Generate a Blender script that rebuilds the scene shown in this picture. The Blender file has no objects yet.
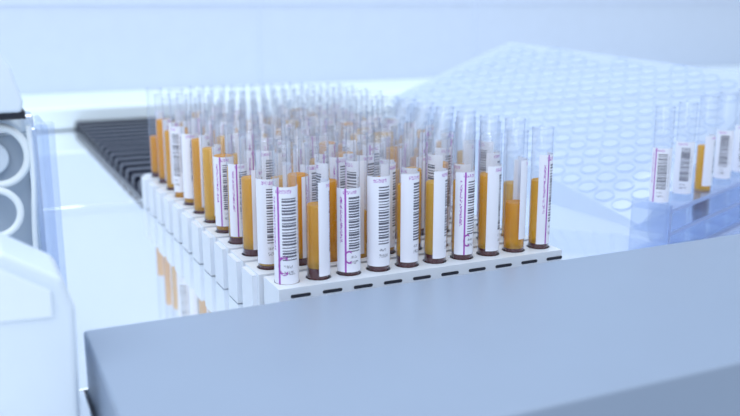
import bpy, bmesh, math, random
from mathutils import Vector, Matrix
random.seed(11)
S=0.001; ZO=927.0
def V(x,y,z): return Vector((x*S,y*S,(z+ZO)*S))
sc=bpy.context.scene
col=sc.collection
sc.view_settings.view_transform='Standard'
try:
    sc.cycles.transparent_max_bounces=64
except Exception as e: print(e)

# ---------------- materials
def newmat(name):
    m=bpy.data.materials.new(name); m.use_nodes=True
    nt=m.node_tree; 
    return m,nt,nt.nodes['Principled BSDF']
def pbr(name,c,rough=.5,metal=0,var=0.03,scale=40,**kw):
    m,nt,b=newmat(name)
    b.inputs['Roughness'].default_value=rough; b.inputs['Metallic'].default_value=metal
    n=nt.nodes.new('ShaderNodeTexNoise'); n.inputs['Scale'].default_value=scale
    tc=nt.nodes.new('ShaderNodeTexCoord'); nt.links.new(tc.outputs['Object'],n.inputs['Vector'])
    mx=nt.nodes.new('ShaderNodeMix'); mx.data_type='RGBA'
    mx.inputs['A'].default_value=(*[v*(1-var) for v in c],1); mx.inputs['B'].default_value=(*[min(1,v*(1+var)) for v in c],1)
    nt.links.new(n.outputs['Fac'],mx.inputs['Factor']); nt.links.new(mx.outputs['Result'],b.inputs['Base Color'])
    for k,v in kw.items(): b.inputs[k].default_value=v
    return m
M_wall=pbr('wall_paint',(.585,.655,.785),.6)
M_floor=pbr('floor_vinyl',(.55,.62,.72),.4)
M_panel=pbr('blue_grey_panel',(.25,.315,.43),.33,0.0,.02,30)
M_deck=pbr('polished_deck',(.88,.93,.98),.04,.7,.01)
M_white=pbr('white_plastic',(.66,.75,.86),.35)
M_rack=pbr('rack_plastic',(.71,.76,.84),.35)
M_slot_shade=pbr('slot_shade',(.02,.022,.035),.6)  # near-black colour painting the shade inside slots and gaps
M_black=pbr('black_belt',(.012,.015,.035),.35)
M_metal=pbr('brushed_metal',(.75,.82,.9),.2,.9)
M_ledge=pbr('ledge_white',(.80,.90,1.0),.4)
M_clot=pbr('blood_cells',(.075,.008,.010),.25)
M_purple=pbr('purple_ink',(.36,.08,.42),.5)
M_hose=pbr('silicone_hose',(.85,.92,.97),.25)
M_backing=pbr('machine_backing',(.42,.50,.60),.4)

def clear(name,tint,fmin,gl=(1,1,1),diff=0.0,dc=(.8,.8,.95),edge=None):
    m,nt,b=newmat(name); nt.nodes.remove(b)
    out=nt.nodes['Material Output']
    tr=nt.nodes.new('ShaderNodeBsdfTransparent'); tr.inputs[0].default_value=(*tint,1)
    g=nt.nodes.new('ShaderNodeBsdfGlossy'); g.inputs['Color'].default_value=(*gl,1); g.inputs['Roughness'].default_value=.06
    lw=nt.nodes.new('ShaderNodeLayerWeight'); lw.inputs['Blend'].default_value=.35
    mr=nt.nodes.new('ShaderNodeMapRange'); mr.inputs['To Min'].default_value=fmin; mr.inputs['To Max'].default_value=.6
    pw=nt.nodes.new('ShaderNodeMath'); pw.operation='POWER'; pw.inputs[1].default_value=2.2
    nt.links.new(lw.outputs['Facing'],pw.inputs[0]); nt.links.new(pw.outputs[0],mr.inputs['Value'])
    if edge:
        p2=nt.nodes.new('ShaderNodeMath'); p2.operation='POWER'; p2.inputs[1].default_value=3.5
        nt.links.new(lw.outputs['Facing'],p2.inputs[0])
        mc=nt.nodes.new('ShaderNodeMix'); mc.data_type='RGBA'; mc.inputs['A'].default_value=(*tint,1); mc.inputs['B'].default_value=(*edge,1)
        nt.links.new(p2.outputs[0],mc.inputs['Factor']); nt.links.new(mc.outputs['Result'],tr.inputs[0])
    mx=nt.nodes.new('ShaderNodeMixShader'); nt.links.new(mr.outputs[0],mx.inputs[0])
    nt.links.new(tr.outputs[0],mx.inputs[1]); nt.links.new(g.outputs[0],mx.inputs[2])
    last=mx
    if diff>0:
        d=nt.nodes.new('ShaderNodeBsdfDiffuse'); d.inputs[0].default_value=(*dc,1)
        t2=nt.nodes.new('ShaderNodeBsdfTranslucent'); t2.inputs[0].default_value=(*dc,1)
        ma=nt.nodes.new('ShaderNodeMixShader'); nt.links.new(d.outputs[0],ma.inputs[1]); nt.links.new(t2.outputs[0],ma.inputs[2])
        m2=nt.nodes.new('ShaderNodeMixShader'); m2.inputs[0].default_value=diff
        nt.links.new(mx.outputs[0],m2.inputs[1]); nt.links.new(ma.outputs[0],m2.inputs[2]); last=m2
    nt.links.new(last.outputs[0],out.inputs['Surface'])
    return m
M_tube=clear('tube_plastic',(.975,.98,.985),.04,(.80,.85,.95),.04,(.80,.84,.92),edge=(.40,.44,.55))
M_acryl=clear('clear_acrylic',(.90,.93,.985),.06,(.9,.95,1),.12,(.66,.74,.92))
M_edge=clear('acrylic_edge',(.8,.86,.97),.1,(.9,.95,1),.6,(.50,.58,.80))
M_tray=clear('frosted_tray',(.9,.94,1),.05,(1,1,1),.55,(.78,.85,.96))

def liquid_mat():
    m,nt,b=newmat('serum'); 
    at=nt.nodes.new('ShaderNodeAttribute'); at.attribute_name='tint'
    b.inputs['Roughness'].default_value=.12
    nt.links.new(at.outputs['Color'],b.inputs['Base Color'])
    t=nt.nodes.new('ShaderNodeBsdfTranslucent'); nt.links.new(at.outputs['Color'],t.inputs[0])
    tp=nt.nodes.new('ShaderNodeBsdfTransparent'); tp.inputs[0].default_value=(1,.74,.22,1)
    mx=nt.nodes.new('ShaderNodeMixShader'); mx.inputs[0].default_value=.5
    nt.links.new(b.outputs[0],mx.inputs[1]); nt.links.new(t.outputs[0],mx.inputs[2])
    m2=nt.nodes.new('ShaderNodeMixShader'); m2.inputs[0].default_value=.38
    nt.links.new(mx.outputs[0],m2.inputs[1]); nt.links.new(tp.outputs[0],m2.inputs[2])
    nt.links.new(m2.outputs[0],nt.nodes['Material Output'].inputs['Surface'])
    return m
M_liq=liquid_mat()

def label_mat():
    m,nt,b=newmat('barcode_label'); b.inputs['Roughness'].default_value=.55
    L=nt.links; N=nt.nodes
    def math_(op,a,b_=None,c=None):
        n=N.new('ShaderNodeMath'); n.operation=op
        for i,x in enumerate((a,b_,c)):
            if x is None: continue
            if isinstance(x,(int,float)): n.inputs[i].default_value=x
            else: L.new(x,n.inputs[i])
        return n.outputs[0]
    uv=N.new('ShaderNodeUVMap'); uv.uv_map='UVMap'
    sp=N.new('ShaderNodeSeparateXYZ'); L.new(uv.outputs[0],sp.inputs[0])
    at=N.new('ShaderNodeAttribute'); at.attribute_name='tint'
    sa=N.new('ShaderNodeSeparateColor'); L.new(at.outputs['Color'],sa.inputs[0])
    u,v=sp.outputs[0],sp.outputs[1]; seed,pur=sa.outputs[0],sa.outputs[1]
    def band(x,a,c): return math_('MULTIPLY',math_('GREATER_THAN',x,a),math_('LESS_THAN',x,c))
    def wn(vx,k):
        n=N.new('ShaderNodeTexWhiteNoise'); n.noise_dimensions='2D'
        cb=N.new('ShaderNodeCombineXYZ'); L.new(vx,cb.inputs[0]); L.new(math_('MULTIPLY',seed,k),cb.inputs[1])
        L.new(cb.outputs[0],n.inputs['Vector']); return n.outputs['Value']
    vm=math_('MULTIPLY',v,32)
    wdt=math_('MULTIPLY_ADD',wn(math_('FLOOR',vm),97.3),.55,.28)
    bars=math_('LESS_THAN',math_('FRACT',vm),wdt)
    bars=math_('MULTIPLY',bars,band(u,.40,.74)); bars=math_('MULTIPLY',bars,band(v,.24,.90))
    bars=math_('MULTIPLY',bars,.92)
    fx=math_('FLOOR',math_('MULTIPLY',v,90)); fy=math_('FLOOR',math_('MULTIPLY',u,60))
    t=math_('GREATER_THAN',wn(math_('ADD',fx,math_('MULTIPLY',fy,131)),53.1),.5)
    t1=math_('MULTIPLY',math_('MULTIPLY',t,band(u,.78,.83)),band(v,.3,.85))
    t3=math_('MULTIPLY',math_('MULTIPLY',t,band(u,.42,.68)),band(v,.10,.14))
    t4=math_('MULTIPLY',math_('MULTIPLY',t,band(u,.42,.62)),band(v,.17,.20))
    tx=math_('MULTIPLY',math_('MAXIMUM',math_('MAXIMUM',t1,t4),t3),.6)
    ink=math_('MAXIMUM',bars,tx)
    t2=math_('MULTIPLY',math_('MULTIPLY',t,band(u,.16,.23)),band(v,.35,.9))
    t5=math_('MULTIPLY',math_('MULTIPLY',t,band(u,.25,.62)),band(v,.935,.975))
    pl=math_('MULTIPLY',math_('MAXIMUM',band(u,.29,.34),t2),pur)
    pl=math_('MAXIMUM',pl,math_('MULTIPLY',t5,.8))
    c1=N.new('ShaderNodeMix'); c1.data_type='RGBA'; c1.inputs['A'].default_value=(.80,.82,.92,1); c1.inputs['B'].default_value=(.025,.025,.06,1)
    L.new(ink,c1.inputs['Factor'])
    c2=N.new('ShaderNodeMix'); c2.data_type='RGBA'; c2.inputs['B'].default_value=(.38,.09,.47,1)
    L.new(pl,c2.inputs['Factor']); L.new(c1.outputs['Result'],c2.inputs['A'])
    L.new(c2.outputs['Result'],b.inputs['Base Color'])
    return m
M_label=label_mat()

# ---------------- mesh helpers
def empty(name,loc):
    o=bpy.data.objects.new(name,None); o.location=loc; o.empty_display_size=.01; col.objects.link(o); return o
def obj_from(bm,name,mats,parent=None,smooth=False,bevel=0,seg=2):
    bmesh.ops.recalc_face_normals(bm,faces=bm.faces)
    me=bpy.data.meshes.new(name); bm.to_mesh(me); bm.free()
    for m in mats: me.materials.append(m)
    if smooth:
        for p in me.polygons: p.use_smooth=True
    o=bpy.data.objects.new(name,me); col.objects.link(o)
    if bevel:
        b=o.modifiers.new('bevel','BEVEL'); b.width=bevel*S; b.segments=seg; b.limit_method='ANGLE'; b.angle_limit=math.radians(40)
    if parent: 
        o.parent=parent; o.matrix_parent_inverse=Matrix.Translation(parent.location).inverted()
    return o
def hose(name,pts,r,mat,parent,cyc=False):
    c=bpy.data.curves.new(name,'CURVE'); c.dimensions='3D'; c.bevel_depth=r*S; c.bevel_resolution=5; c.resolution_u=10
    s=c.splines.new('NURBS'); s.points.add(len(pts)-1)
    for q,p_ in zip(s.points,pts): q.co=(*V(*p_),1)
    s.order_u=4; s.use_cyclic_u=cyc; s.use_endpoint_u=not cyc
    c.materials.append(mat)
    o=bpy.data.objects.new(name,c); col.objects.link(o); o.parent=parent; o.matrix_parent_inverse=Matrix.Translation(parent.location).inverted()
    return o
def box(bm,x0,x1,y0,y1,z0,z1,mi=0):
    vs=[bm.verts.new(V(x,y,z)) for x in (x0,x1) for y in (y0,y1) for z in (z0,z1)]
    for f in ((0,1,3,2),(4,6,7,5),(0,4,5,1),(2,3,7,6),(0,2,6,4),(1,5,7,3)):
        bm.faces.new([vs[i] for i in f]).material_index=mi
def prism_xz(bm,prof,y0,y1,mi=0):
    a=[bm.verts.new(V(x,y0,z)) for x,z in prof]; b=[bm.verts.new(V(x,y1,z)) for x,z in prof]
    n=len(prof)
    bm.faces.new(a).material_index=mi; bm.faces.new(b[::-1]).material_index=mi
    for i in range(n):
        bm.faces.new((a[i],b[i],b[(i+1)%n],a[(i+1)%n])).material_index=mi
def lathe(bm,cx,cy,prof,n=24,mi=0,tint=None,lay=None,cap0=False,cap1=False,a0=0,a1=2*math.pi,smooth=True):
    rings=[]
    for r,z in prof:
        rings.append([bm.verts.new(V(cx+r*math.cos(2*math.pi*k/n),cy+r*math.sin(2*math.pi*k/n),z)) for k in range(n)])
    fs=[]
    for a,b in zip(rings,rings[1:]):
        for k in range(n): fs.append(bm.faces.new((a[k],a[(k+1)%n],b[(k+1)%n],b[k])))
    for f in fs: f.smooth=smooth
    if cap0: fs.append(bm.faces.new(rings[0][::-1]))
    if cap1: fs.append(bm.faces.new(rings[-1]))
    for f in fs:
        f.material_index=mi
        if lay is not None:
            for l in f.loops: l[lay]=(*tint,1)
def cyl_y(bm,cx,cz,y0,y1,r,n=40,mi=0,hole=0):
    def ring(rr,y): return [bm.verts.new(V(cx+rr*math.cos(2*math.pi*k/n),y,cz+rr*math.sin(2*math.pi*k/n))) for k in range(n)]
    a,b=ring(r,y0),ring(r,y1)
    for k in range(n):
        f=bm.faces.new((a[k],b[k],b[(k+1)%n],a[(k+1)%n])); f.material_index=mi; f.smooth=True
    if hole:
        c,d=ring(hole,y0),ring(hole,y1)
        for k in range(n):
            j=(k+1)%n
            for q in ((c[k],c[j],d[j],d[k]),(a[k],a[j],c[j],c[k]),(b[k],d[k],d[j],b[j])):
                bm.faces.new(q).material_index=mi
    else:
        bm.faces.new(a).material_index=mi; bm.faces.new(b[::-1]).material_index=mi

CAM=(-152.7,-432.4,147.7)
PX=18.2; PY=29.5; NR=12; NC=10
TOP=74
# ---------------- tubes
def label(bm,lay,uvl,cx,cy,face_ang,span,z0,z1,seed,pur,r=6.6,n=18):
    cols=[]
    for k in range(n+1):
        t=k/n; a=face_ang+math.radians(span)*(t-.5)
        cols.append((t,bm.verts.new(V(cx+r*math.cos(a),cy+r*math.sin(a),z0)),bm.verts.new(V(cx+r*math.cos(a),cy+r*math.sin(a),z1))))
    for (t0,a0,b0),(t1,a1,b1) in zip(cols,cols[1:]):
        f=bm.faces.new((a0,a1,b1,b0)); f.smooth=True
        for l,uv in zip(f.loops,((t0,0),(t1,0),(t1,1),(t0,1))):
            l[uvl].uv=uv; l[lay]=(seed,pur,0,1)

def glyph_mesh(txt):
    c=bpy.data.curves.new('tmp','FONT'); c.body=txt; c.size=1.0; c.resolution_u=3
    o=bpy.data.objects.new('tmp',c); col.objects.link(o); bpy.context.view_layer.update()
    dg=bpy.context.evaluated_depsgraph_get(); me=bpy.data.meshes.new_from_object(o.evaluated_get(dg))
    vs=[tuple(v.co) for v in me.vertices]; fs=[tuple(p.vertices) for p in me.polygons]
    bpy.data.objects.remove(o); bpy.data.meshes.remove(me); return vs,fs
G_C=glyph_mesh('C')

front=[(4,215,0,53,46,0,1,13),(84,160,2,54,41,6,0,0),(20,185,2,49,46,6,1,9),(20,180,3,54,44,6,0,0),(48,165,3,54,47,6,0,0),
       (70,160,3,54,47,5,0,0),(44,175,3,52,46,4,1,9),(70,165,3,54,48,4,0,0),(98,145,8,56,30,2,0,0),(70,165,3,58,42,3,1,0)]
def tube(bt,bl,bb,lt,ll,uvl,bp,cx,cy,spec,level_only=False):
    off,span,z0,z1,lev,clot,pur,big=spec
    H=TOP+random.uniform(-1.5,1.5)
    lathe(bt,cx,cy,[(1.5,-22),(4.5,-20.5),(6.0,-17),(6.3,-13),(6.35,H-1.2),(6.65,H-.8),(6.65,H),(6.0,H),(5.9,H-1)],n=24)
    q=random.random()
    tint=(1.0,.755+.10*q,.17+.18*q)
    if lev>0:
        c=clot if clot>0 else -6
        lathe(bl,cx,cy,[(5.85,c),(5.85,lev-.6),(5.6,lev)],n=18,tint=tint,lay=lt,cap1=True)
        lathe(bl,cx,cy,[(3.5,-20),(5.85,-15),(5.85,c)],n=18,mi=1,tint=tint,lay=lt,cap0=True)
    face=math.atan2(CAM[1]-cy,CAM[0]-cx)
    fa=face+math.radians(off)
    if span: label(bb,ll,uvl,cx,cy,fa,span,z0,z1,random.random(),pur)
    if big:
        vs,fs=G_C; r=6.75
        nv=[bp.verts.new(V(cx+r*math.cos(fa+math.radians(-22)+(x-.35)*big*.7/r),cy+r*math.sin(fa+math.radians(-22)+(x-.35)*big*.7/r),z0+5+y*big*1.2)) for x,y,_ in vs]
        for f in fs:
            try: bp.faces.new([nv[i] for i in f])
            except ValueError: pass

def perf_cell(bm,cx,cy,hx0,hx1,hy0,hy1,r,ztop,zbot,n=24,mi=0,holemi=0):
    out=[];inn=[];low=[]
    for k in range(n):
        a=2*math.pi*(k+.5)/n; c,s=math.cos(a),math.sin(a)
        tx=(hx1 if c>0 else hx0)/abs(c) if abs(c)>1e-6 else 1e9
        ty=(hy1 if s>0 else hy0)/abs(s) if abs(s)>1e-6 else 1e9
        t=min(tx,ty); out.append(bm.verts.new(V(cx+t*c,cy+t*s,ztop)))
        inn.append(bm.verts.new(V(cx+r*c,cy+r*s,ztop))); low.append(bm.verts.new(V(cx+r*c,cy+r*s,zbot)))
    for k in range(n):
        j=(k+1)%n
        bm.faces.new((out[k],out[j],inn[j],inn[k])).material_index=mi
        bm.faces.new((inn[k],inn[j],low[j],low[k])).material_index=holemi
    for sx,hx in ((1,hx1),(-1,hx0)):
        for sy,hy in ((1,hy1),(-1,hy0)):
            cv=bm.verts.new(V(cx+sx*hx,cy+sy*hy,ztop))
            best=None
            for k in range(n):
                j=(k+1)%n
                ca=math.atan2(sy*hy,sx*hx)%(2*math.pi)
                d0=2*math.pi*(k+.5)/n; d1=d0+2*math.pi/n
                if d0<=ca<d1 or d0<=ca+2*math.pi<d1: best=(k,j)
            if best: bm.faces.new((out[best[0]],cv,out[best[1]])).material_index=mi

for j in range(NR):
    y=j*PY
    root=empty('test_tube_rack',V(80,y,-27))
    bm=bmesh.new()
    e0=9.0 if j==0 else 10.5
    X0,X1=-e0,9*PX+8.5; hy=12.8
    for i in range(NC):
        hx0=e0 if i==0 else PX/2; hx1=8.5 if i==NC-1 else PX/2
        perf_cell(bm,i*PX,y,hx0,hx1,hy,hy,7.0,0,-22)
    def q(*p): bm.faces.new([bm.verts.new(V(*a)) for a in p])
    q((X0,y-hy,0),(X0,y+hy,0),(X0,y+hy,-26.8),(X0,y-hy,-26.8))
    q((X1,y-hy,0),(X1,y+hy,0),(X1,y+hy,-26.8),(X1,y-hy,-26.8))
    q((X0,y-hy,0),(X1,y-hy,0),(X1,y-hy,-26.8),(X0,y-hy,-26.8))
    q((X0,y+hy,0),(X1,y+hy,0),(X1,y+hy,-26.8),(X0,y+hy,-26.8))
    q((X0,y-hy,-26.8),(X1,y-hy,-26.8),(X1,y+hy,-26.8),(X0,y+hy,-26.8))
    if j>0:
        box(bm,X0-3,X0,y-9.5,y+9.5,-26.5,-1.0)
    for i in range(NC):
        cx=i*PX+3
        n=8; pts=[]
        for k in range(n+1):
            a=math.pi/2+math.pi*k/n; pts.append((cx-4.8+.9*math.cos(a),-4.6+.9*math.sin(a)))
        for k in range(n+1):
            a=-math.pi/2+math.pi*k/n; pts.append((cx+4.8+.9*math.cos(a),-4.6+.9*math.sin(a)))
        prism_xz(bm,pts,y-hy-.25,y-hy+.1,1)  # slot not cut: raised dash painted as dark as its shade
    obj_from(bm,'rack_body',[M_rack,M_slot_shade],root)
    bt,bl,bb,bp=bmesh.new(),bmesh.new(),bmesh.new(),bmesh.new()
    lt=bl.loops.layers.color.new('tint'); ll=bb.loops.layers.color.new('tint'); uvl=bb.loops.layers.uv.new('UVMap')
    for i in range(NC):
        if j==0: sp=front[i]
        else:
            lev=random.choice([random.uniform(42,54)]*6+[random.uniform(24,36)])
            sp=(random.choice([random.uniform(10,45),random.uniform(45,75),random.uniform(60,100),random.uniform(60,100),random.uniform(-75,-40)]),random.uniform(145,172),random.uniform(2,6),random.uniform(50,58),lev,random.choice([0,2,4]),random.choice([0,1]),0)
        tube(bt,bl,bb,lt,ll,uvl,bp,i*PX,y,sp)
    obj_from(bt,'tubes',[M_tube],root); obj_from(bl,'serum_fill',[M_liq,M_clot],root); obj_from(bb,'barcode_labels',[M_label],root)
    if j==0: obj_from(bp,'label_letters',[M_purple],root)
    else: bp.free()

# ---------------- foreground panel
root=empty('grey_front_panel',V(300,-110,-927))
bm=bmesh.new(); box(bm,-110.5,1100,-188,-35,-927,2)
obj_from(bm,'panel_cover',[M_panel],root,bevel=1.6,seg=4)

# ---------------- analyser deck
root=empty('analyser_deck',V(300,300,-927))
bm=bmesh.new(); box(bm,-420,1100,-34,354,-45,-27); box(bm,-420,-112,-300,-34.5,-45,-27); box(bm,-420,1100,356,836,-45,-27)
obj_from(bm,'deck_plate',[M_deck],root,bevel=.6)
bm=bmesh.new(); box(bm,-415,1095,-30,1040,-927,-46)
obj_from(bm,'cabinet',[M_white],root,bevel=3)
root=empty('ribbed_conveyor_belt',V(90,600,-27))
bm=bmesh.new(); box(bm,-9,190,364,834,-26.9,-24)
yy=368
while yy<820:
    prism_xz(bm,[(-8,-24),(189,-24),(189,-16),(187,-13.5),(-6,-13.5),(-8,-16)],yy,yy+15); yy+=32
obj_from(bm,'belt',[M_black],root)
root=empty('wall_ledge',V(300,940,-27))
bm=bmesh.new(); box(bm,-900,1700,838,1045,-27,5)
obj_from(bm,'ledge_body',[M_ledge],root,bevel=4,seg=3)

# ---------------- room
bm=bmesh.new(); box(bm,-1500,2200,1046,1080,-927,1600)
obj_from(bm,'wall_back',[M_wall])
bm=bmesh.new(); box(bm,-1500,2200,1043.5,1046,141,144)
for xx in (330,760,-100): box(bm,xx,xx+2,1044,1046,5,1600)
obj_from(bm,'trim_1',[pbr('seam',(.66,.73,.87),.5)])
bm=bmesh.new(); box(bm,-1500,2200,-1500,1080,-947,-927)
obj_from(bm,'floor',[M_floor])

# ---------------- left white housing
root=empty('white_machine_housing',V(-160,-65,-27))
bm=bmesh.new()
prism_xz(bm,[(-119,-27),(-117.5,28),(-121.5,41),(-142,54),(-215,62),(-215,-27)],-80,-42)
obj_from(bm,'housing_shell',[M_white],root,bevel=2.5,seg=4)
bm=bmesh.new(); prism_xz(bm,[(-215,30),(-126,26),(-126,37),(-144,48.5),(-215,56)],-81.5,-79.8)
obj_from(bm,'housing_cover_plate',[pbr('cover_white',(.72,.80,.90),.3)],root,bevel=.6)

# ---------------- gripper mechanism
root=empty('tube_gripper_mechanism',V(-135,30,-27))
bm=bmesh.new()
box(bm,-117,-114.5,8,52,-27,90); box(bm,-122,-112,4,8,-27,92)
obj_from(bm,'bracket_plate',[M_acryl],root,bevel=.6)
bm=bmesh.new()
box(bm,-122.5,-119,18,44,-27,88,0); box(bm,-175,-119,30,46,84,93,0)
cyl_y(bm,-143,58,6,30,2,mi=0)
obj_from(bm,'steel_frame',[M_metal],root,bevel=.8)
bm=bmesh.new(); box(bm,-175,-123,26,31,-27,84)
obj_from(bm,'back_plate',[M_backing],root,bevel=.8)
loop=[(-137+13.5*math.cos(a),14+3*math.sin(a*.5),76+14.5*math.sin(a)) for a in [2*math.pi*k/12 for k in range(12)]]
hose('cable_loop',loop,1.9,M_hose,root,True)
bm=bmesh.new(); cyl_y(bm,-140,74,20,25,8)
obj_from(bm,'reel_hub',[M_white],root,bevel=1.2,seg=3)
loop=[(-141+12*math.cos(a),9,50+12*math.sin(a)) for a in [math.pi*(.75-1.5*k/7) for k in range(8)]]
hose('cable_bend',[(-170,12,58)]+loop+[(-158,10,32)],1.7,M_hose,root)
hose('cable_drop',[(-123,12,90),(-121,12,70),(-125,10,50),(-124,14,20),(-126,16,-20)],1.3,M_hose,root)
bm=bmesh.new(); box(bm,-160,-124,6,24,94,97.5)  # solid dark box painting the shade of the gap under the cover
obj_from(bm,'cover_gap_shade',[M_slot_shade],root)
bm=bmesh.new()
prism_xz(bm,[(-190,98),(-126,98),(-125,103),(-129,118),(-137,132),(-190,152)],-2,50)
obj_from(bm,'head_cover',[M_white],root,bevel=1.5,seg=3)
bm=bmesh.new(); box(bm,-190,-176,10,50,-27,98)
obj_from(bm,'support_column',[M_white],root,bevel=1)

# ---------------- perforated tray on the right (tilted)
root=empty('perforated_tube_tray',V(400,250,-27))
F=Vector((321.3,84.2,-23)); Lp=Vector((297.6,464,43)); T=Vector((456,473,99)); R=Vector((554,189,77)); Q=Vector((480,145,43.4))
poly=[F,Q,R,T,Lp]
e1=(Lp-F).normalized(); nrm=(T-Lp).cross(F-Lp).normalized()
if nrm.z<0: nrm=-nrm
e2=e1.cross(nrm)
def loc(p): d=p-F; return (d.dot(e2),d.dot(e1))
pl=[loc(p) for p in poly]
def inside(x,y,mg):
    n=len(pl)
    cx=sum(p[0] for p in pl)/n; cy=sum(p[1] for p in pl)/n
    for i in range(n):
        x0,y0=pl[i];x1,y1=pl[(i+1)%n]
        ln=math.hypot(x1-x0,y1-y0)
        d=((x1-x0)*(y-y0)-(y1-y0)*(x-x0))/ln
        dc=((x1-x0)*(cy-y0)-(y1-y0)*(cx-x0))/ln
        if d*(1 if dc>0 else -1)<mg: return False
    return True
bm=bmesh.new()
top=[bm.verts.new(V(*p)) for p in poly]; bot=[bm.verts.new(V(p.x,p.y,-27)) for p in poly]
bm.faces.new(top)
for i in range(5): k=(i+1)%5; bm.faces.new((top[i],top[k],bot[k],bot[i]))
obj_from(bm,'tray_body',[M_tray],root)
bm=bmesh.new(); bd=bmesh.new()
pt=21
for a in range(-20,30):
    for b_ in range(-2,30):
        x=(a+.5)*pt; y=(b_+.5)*pt
        if not inside(x,y,9.2): continue
        o=F+e2*x+e1*y; n=20
        rings=[]
        for r,h in ((8.6,0),(8.6,1.2),(7.6,1.2),(7.6,.5)):
            rings.append([bm.verts.new(V(*(o+nrm*h+e2*(r*math.cos(2*math.pi*k/n))+e1*(r*math.sin(2*math.pi*k/n))))) for k in range(n)])
        for r0,r1 in zip(rings,rings[1:]):
            for k in range(n): bm.faces.new((r0[k],r0[(k+1)%n],r1[(k+1)%n],r1[k]))
        bd.faces.new([bd.verts.new(V(*(o+nrm*.5+e2*(7.5*math.cos(2*math.pi*k/n))+e1*(7.5*math.sin(2*math.pi*k/n))))) for k in range(n)])
obj_from(bm,'tray_wells',[clear('well_rim',(.9,.94,1),.05,(1,1,1),.7,(.62,.70,.85))],root)
obj_from(bd,'well_bottoms',[clear('well_clear',(.95,.97,1),.05,(1,1,1),.45,(.80,.86,.95))],root)

# ---------------- clear acrylic rack with tubes
root=empty('clear_acrylic_rack',V(330,60,-27))
d=Vector((.923,.385,0)); p=Vector((.385,-.923,0))
O=Vector((279,26.3,0))
def abox(bm,s0,s1,q0,q1,z0,z1,mi=0):
    vs=[bm.verts.new(V(*(O+d*s+p*q_+Vector((0,0,z))))) for s in (s0,s1) for q_ in (q0,q1) for z in (z0,z1)]
    for f in ((0,1,3,2),(4,6,7,5),(0,4,5,1),(2,3,7,6),(0,2,6,4),(1,5,7,3)): bm.faces.new([vs[i] for i in f]).material_index=mi
bm=bmesh.new()
for z in (-26.8,-10,6):
    abox(bm,-2,276,-13.2,13.2,z,z+2.3); abox(bm,-2,276,13.3,14.6,z-.2,z+2.6,1)
abox(bm,-5,-2,-14,14,-26,12,0); abox(bm,-5.2,-2,14,14.8,-26,12,1); abox(bm,273,276,-14,14,-24,12)
for k in range(7): abox(bm,26+38*k,27.5+38*k,-13,13,-24,6)
obj_from(bm,'acrylic_shelves',[M_acryl,M_edge],root,bevel=.3)
bt,bl,bb,bp=bmesh.new(),bmesh.new(),bmesh.new(),bmesh.new()
lt=bl.loops.layers.color.new('tint'); ll=bb.loops.layers.color.new('tint'); uvl=bb.loops.layers.uv.new('UVMap')
for k in range(7):
    c=O+d*(8+38*k)
    ZO+=3
    sp=(random.uniform(-20,40) if k!=2 else 80,170,8,46,(0,0,38,0,0,30,0)[k],4,1 if k==0 else 0,0)
    tube(bt,bl,bb,lt,ll,uvl,bp,c.x,c.y,sp)
    ZO-=3
bp.free()
obj_from(bt,'tubes',[M_tube],root); obj_from(bl,'serum_fill',[M_liq,M_clot],root); obj_from(bb,'barcode_labels',[M_label],root)

# ---------------- light
w=bpy.data.worlds.new('World'); sc.world=w; w.use_nodes=True
bg=w.node_tree.nodes['Background']; bg.inputs[0].default_value=(.77,.88,1,1); bg.inputs[1].default_value=.92
def area(name,loc_,rot,sx,sy,e,c):
    l=bpy.data.lights.new(name,'AREA'); l.shape='RECTANGLE'; l.size=sx; l.size_y=sy; l.energy=e; l.color=c
    o=bpy.data.objects.new(name,l); o.location=loc_; o.rotation_euler=rot; col.objects.link(o)
area('unseen_area_light',V(150,500,1300),(math.radians(-8),0,0),1.6,1.0,12,(.88,.95,1))  # unseen overhead light, put in for the gradient on the front panel
area('unseen_area_light',V(-700,-300,900),(math.radians(20),math.radians(-40),0),.8,.8,3.5,(.88,.95,1))  # tilted area light from the upper left, out of view
area('unseen_area_light',V(-300,-1100,900),(math.radians(55),0,math.radians(-15)),.9,.5,5,(.97,.97,1))  # fill light added behind the camera to brighten the serum

# ---------------- camera
cam=bpy.data.cameras.new('camera'); co=bpy.data.objects.new('camera',cam); col.objects.link(co); sc.camera=co
yaw=math.radians(25.06); pit=math.radians(13.22)
co.location=V(*CAM); co.rotation_euler=(math.pi/2-pit,0,-yaw)
cam.sensor_width=36; cam.lens=885/740*36; cam.clip_start=.01
cam.dof.use_dof=True; cam.dof.focus_distance=.51; cam.dof.aperture_fstop=7
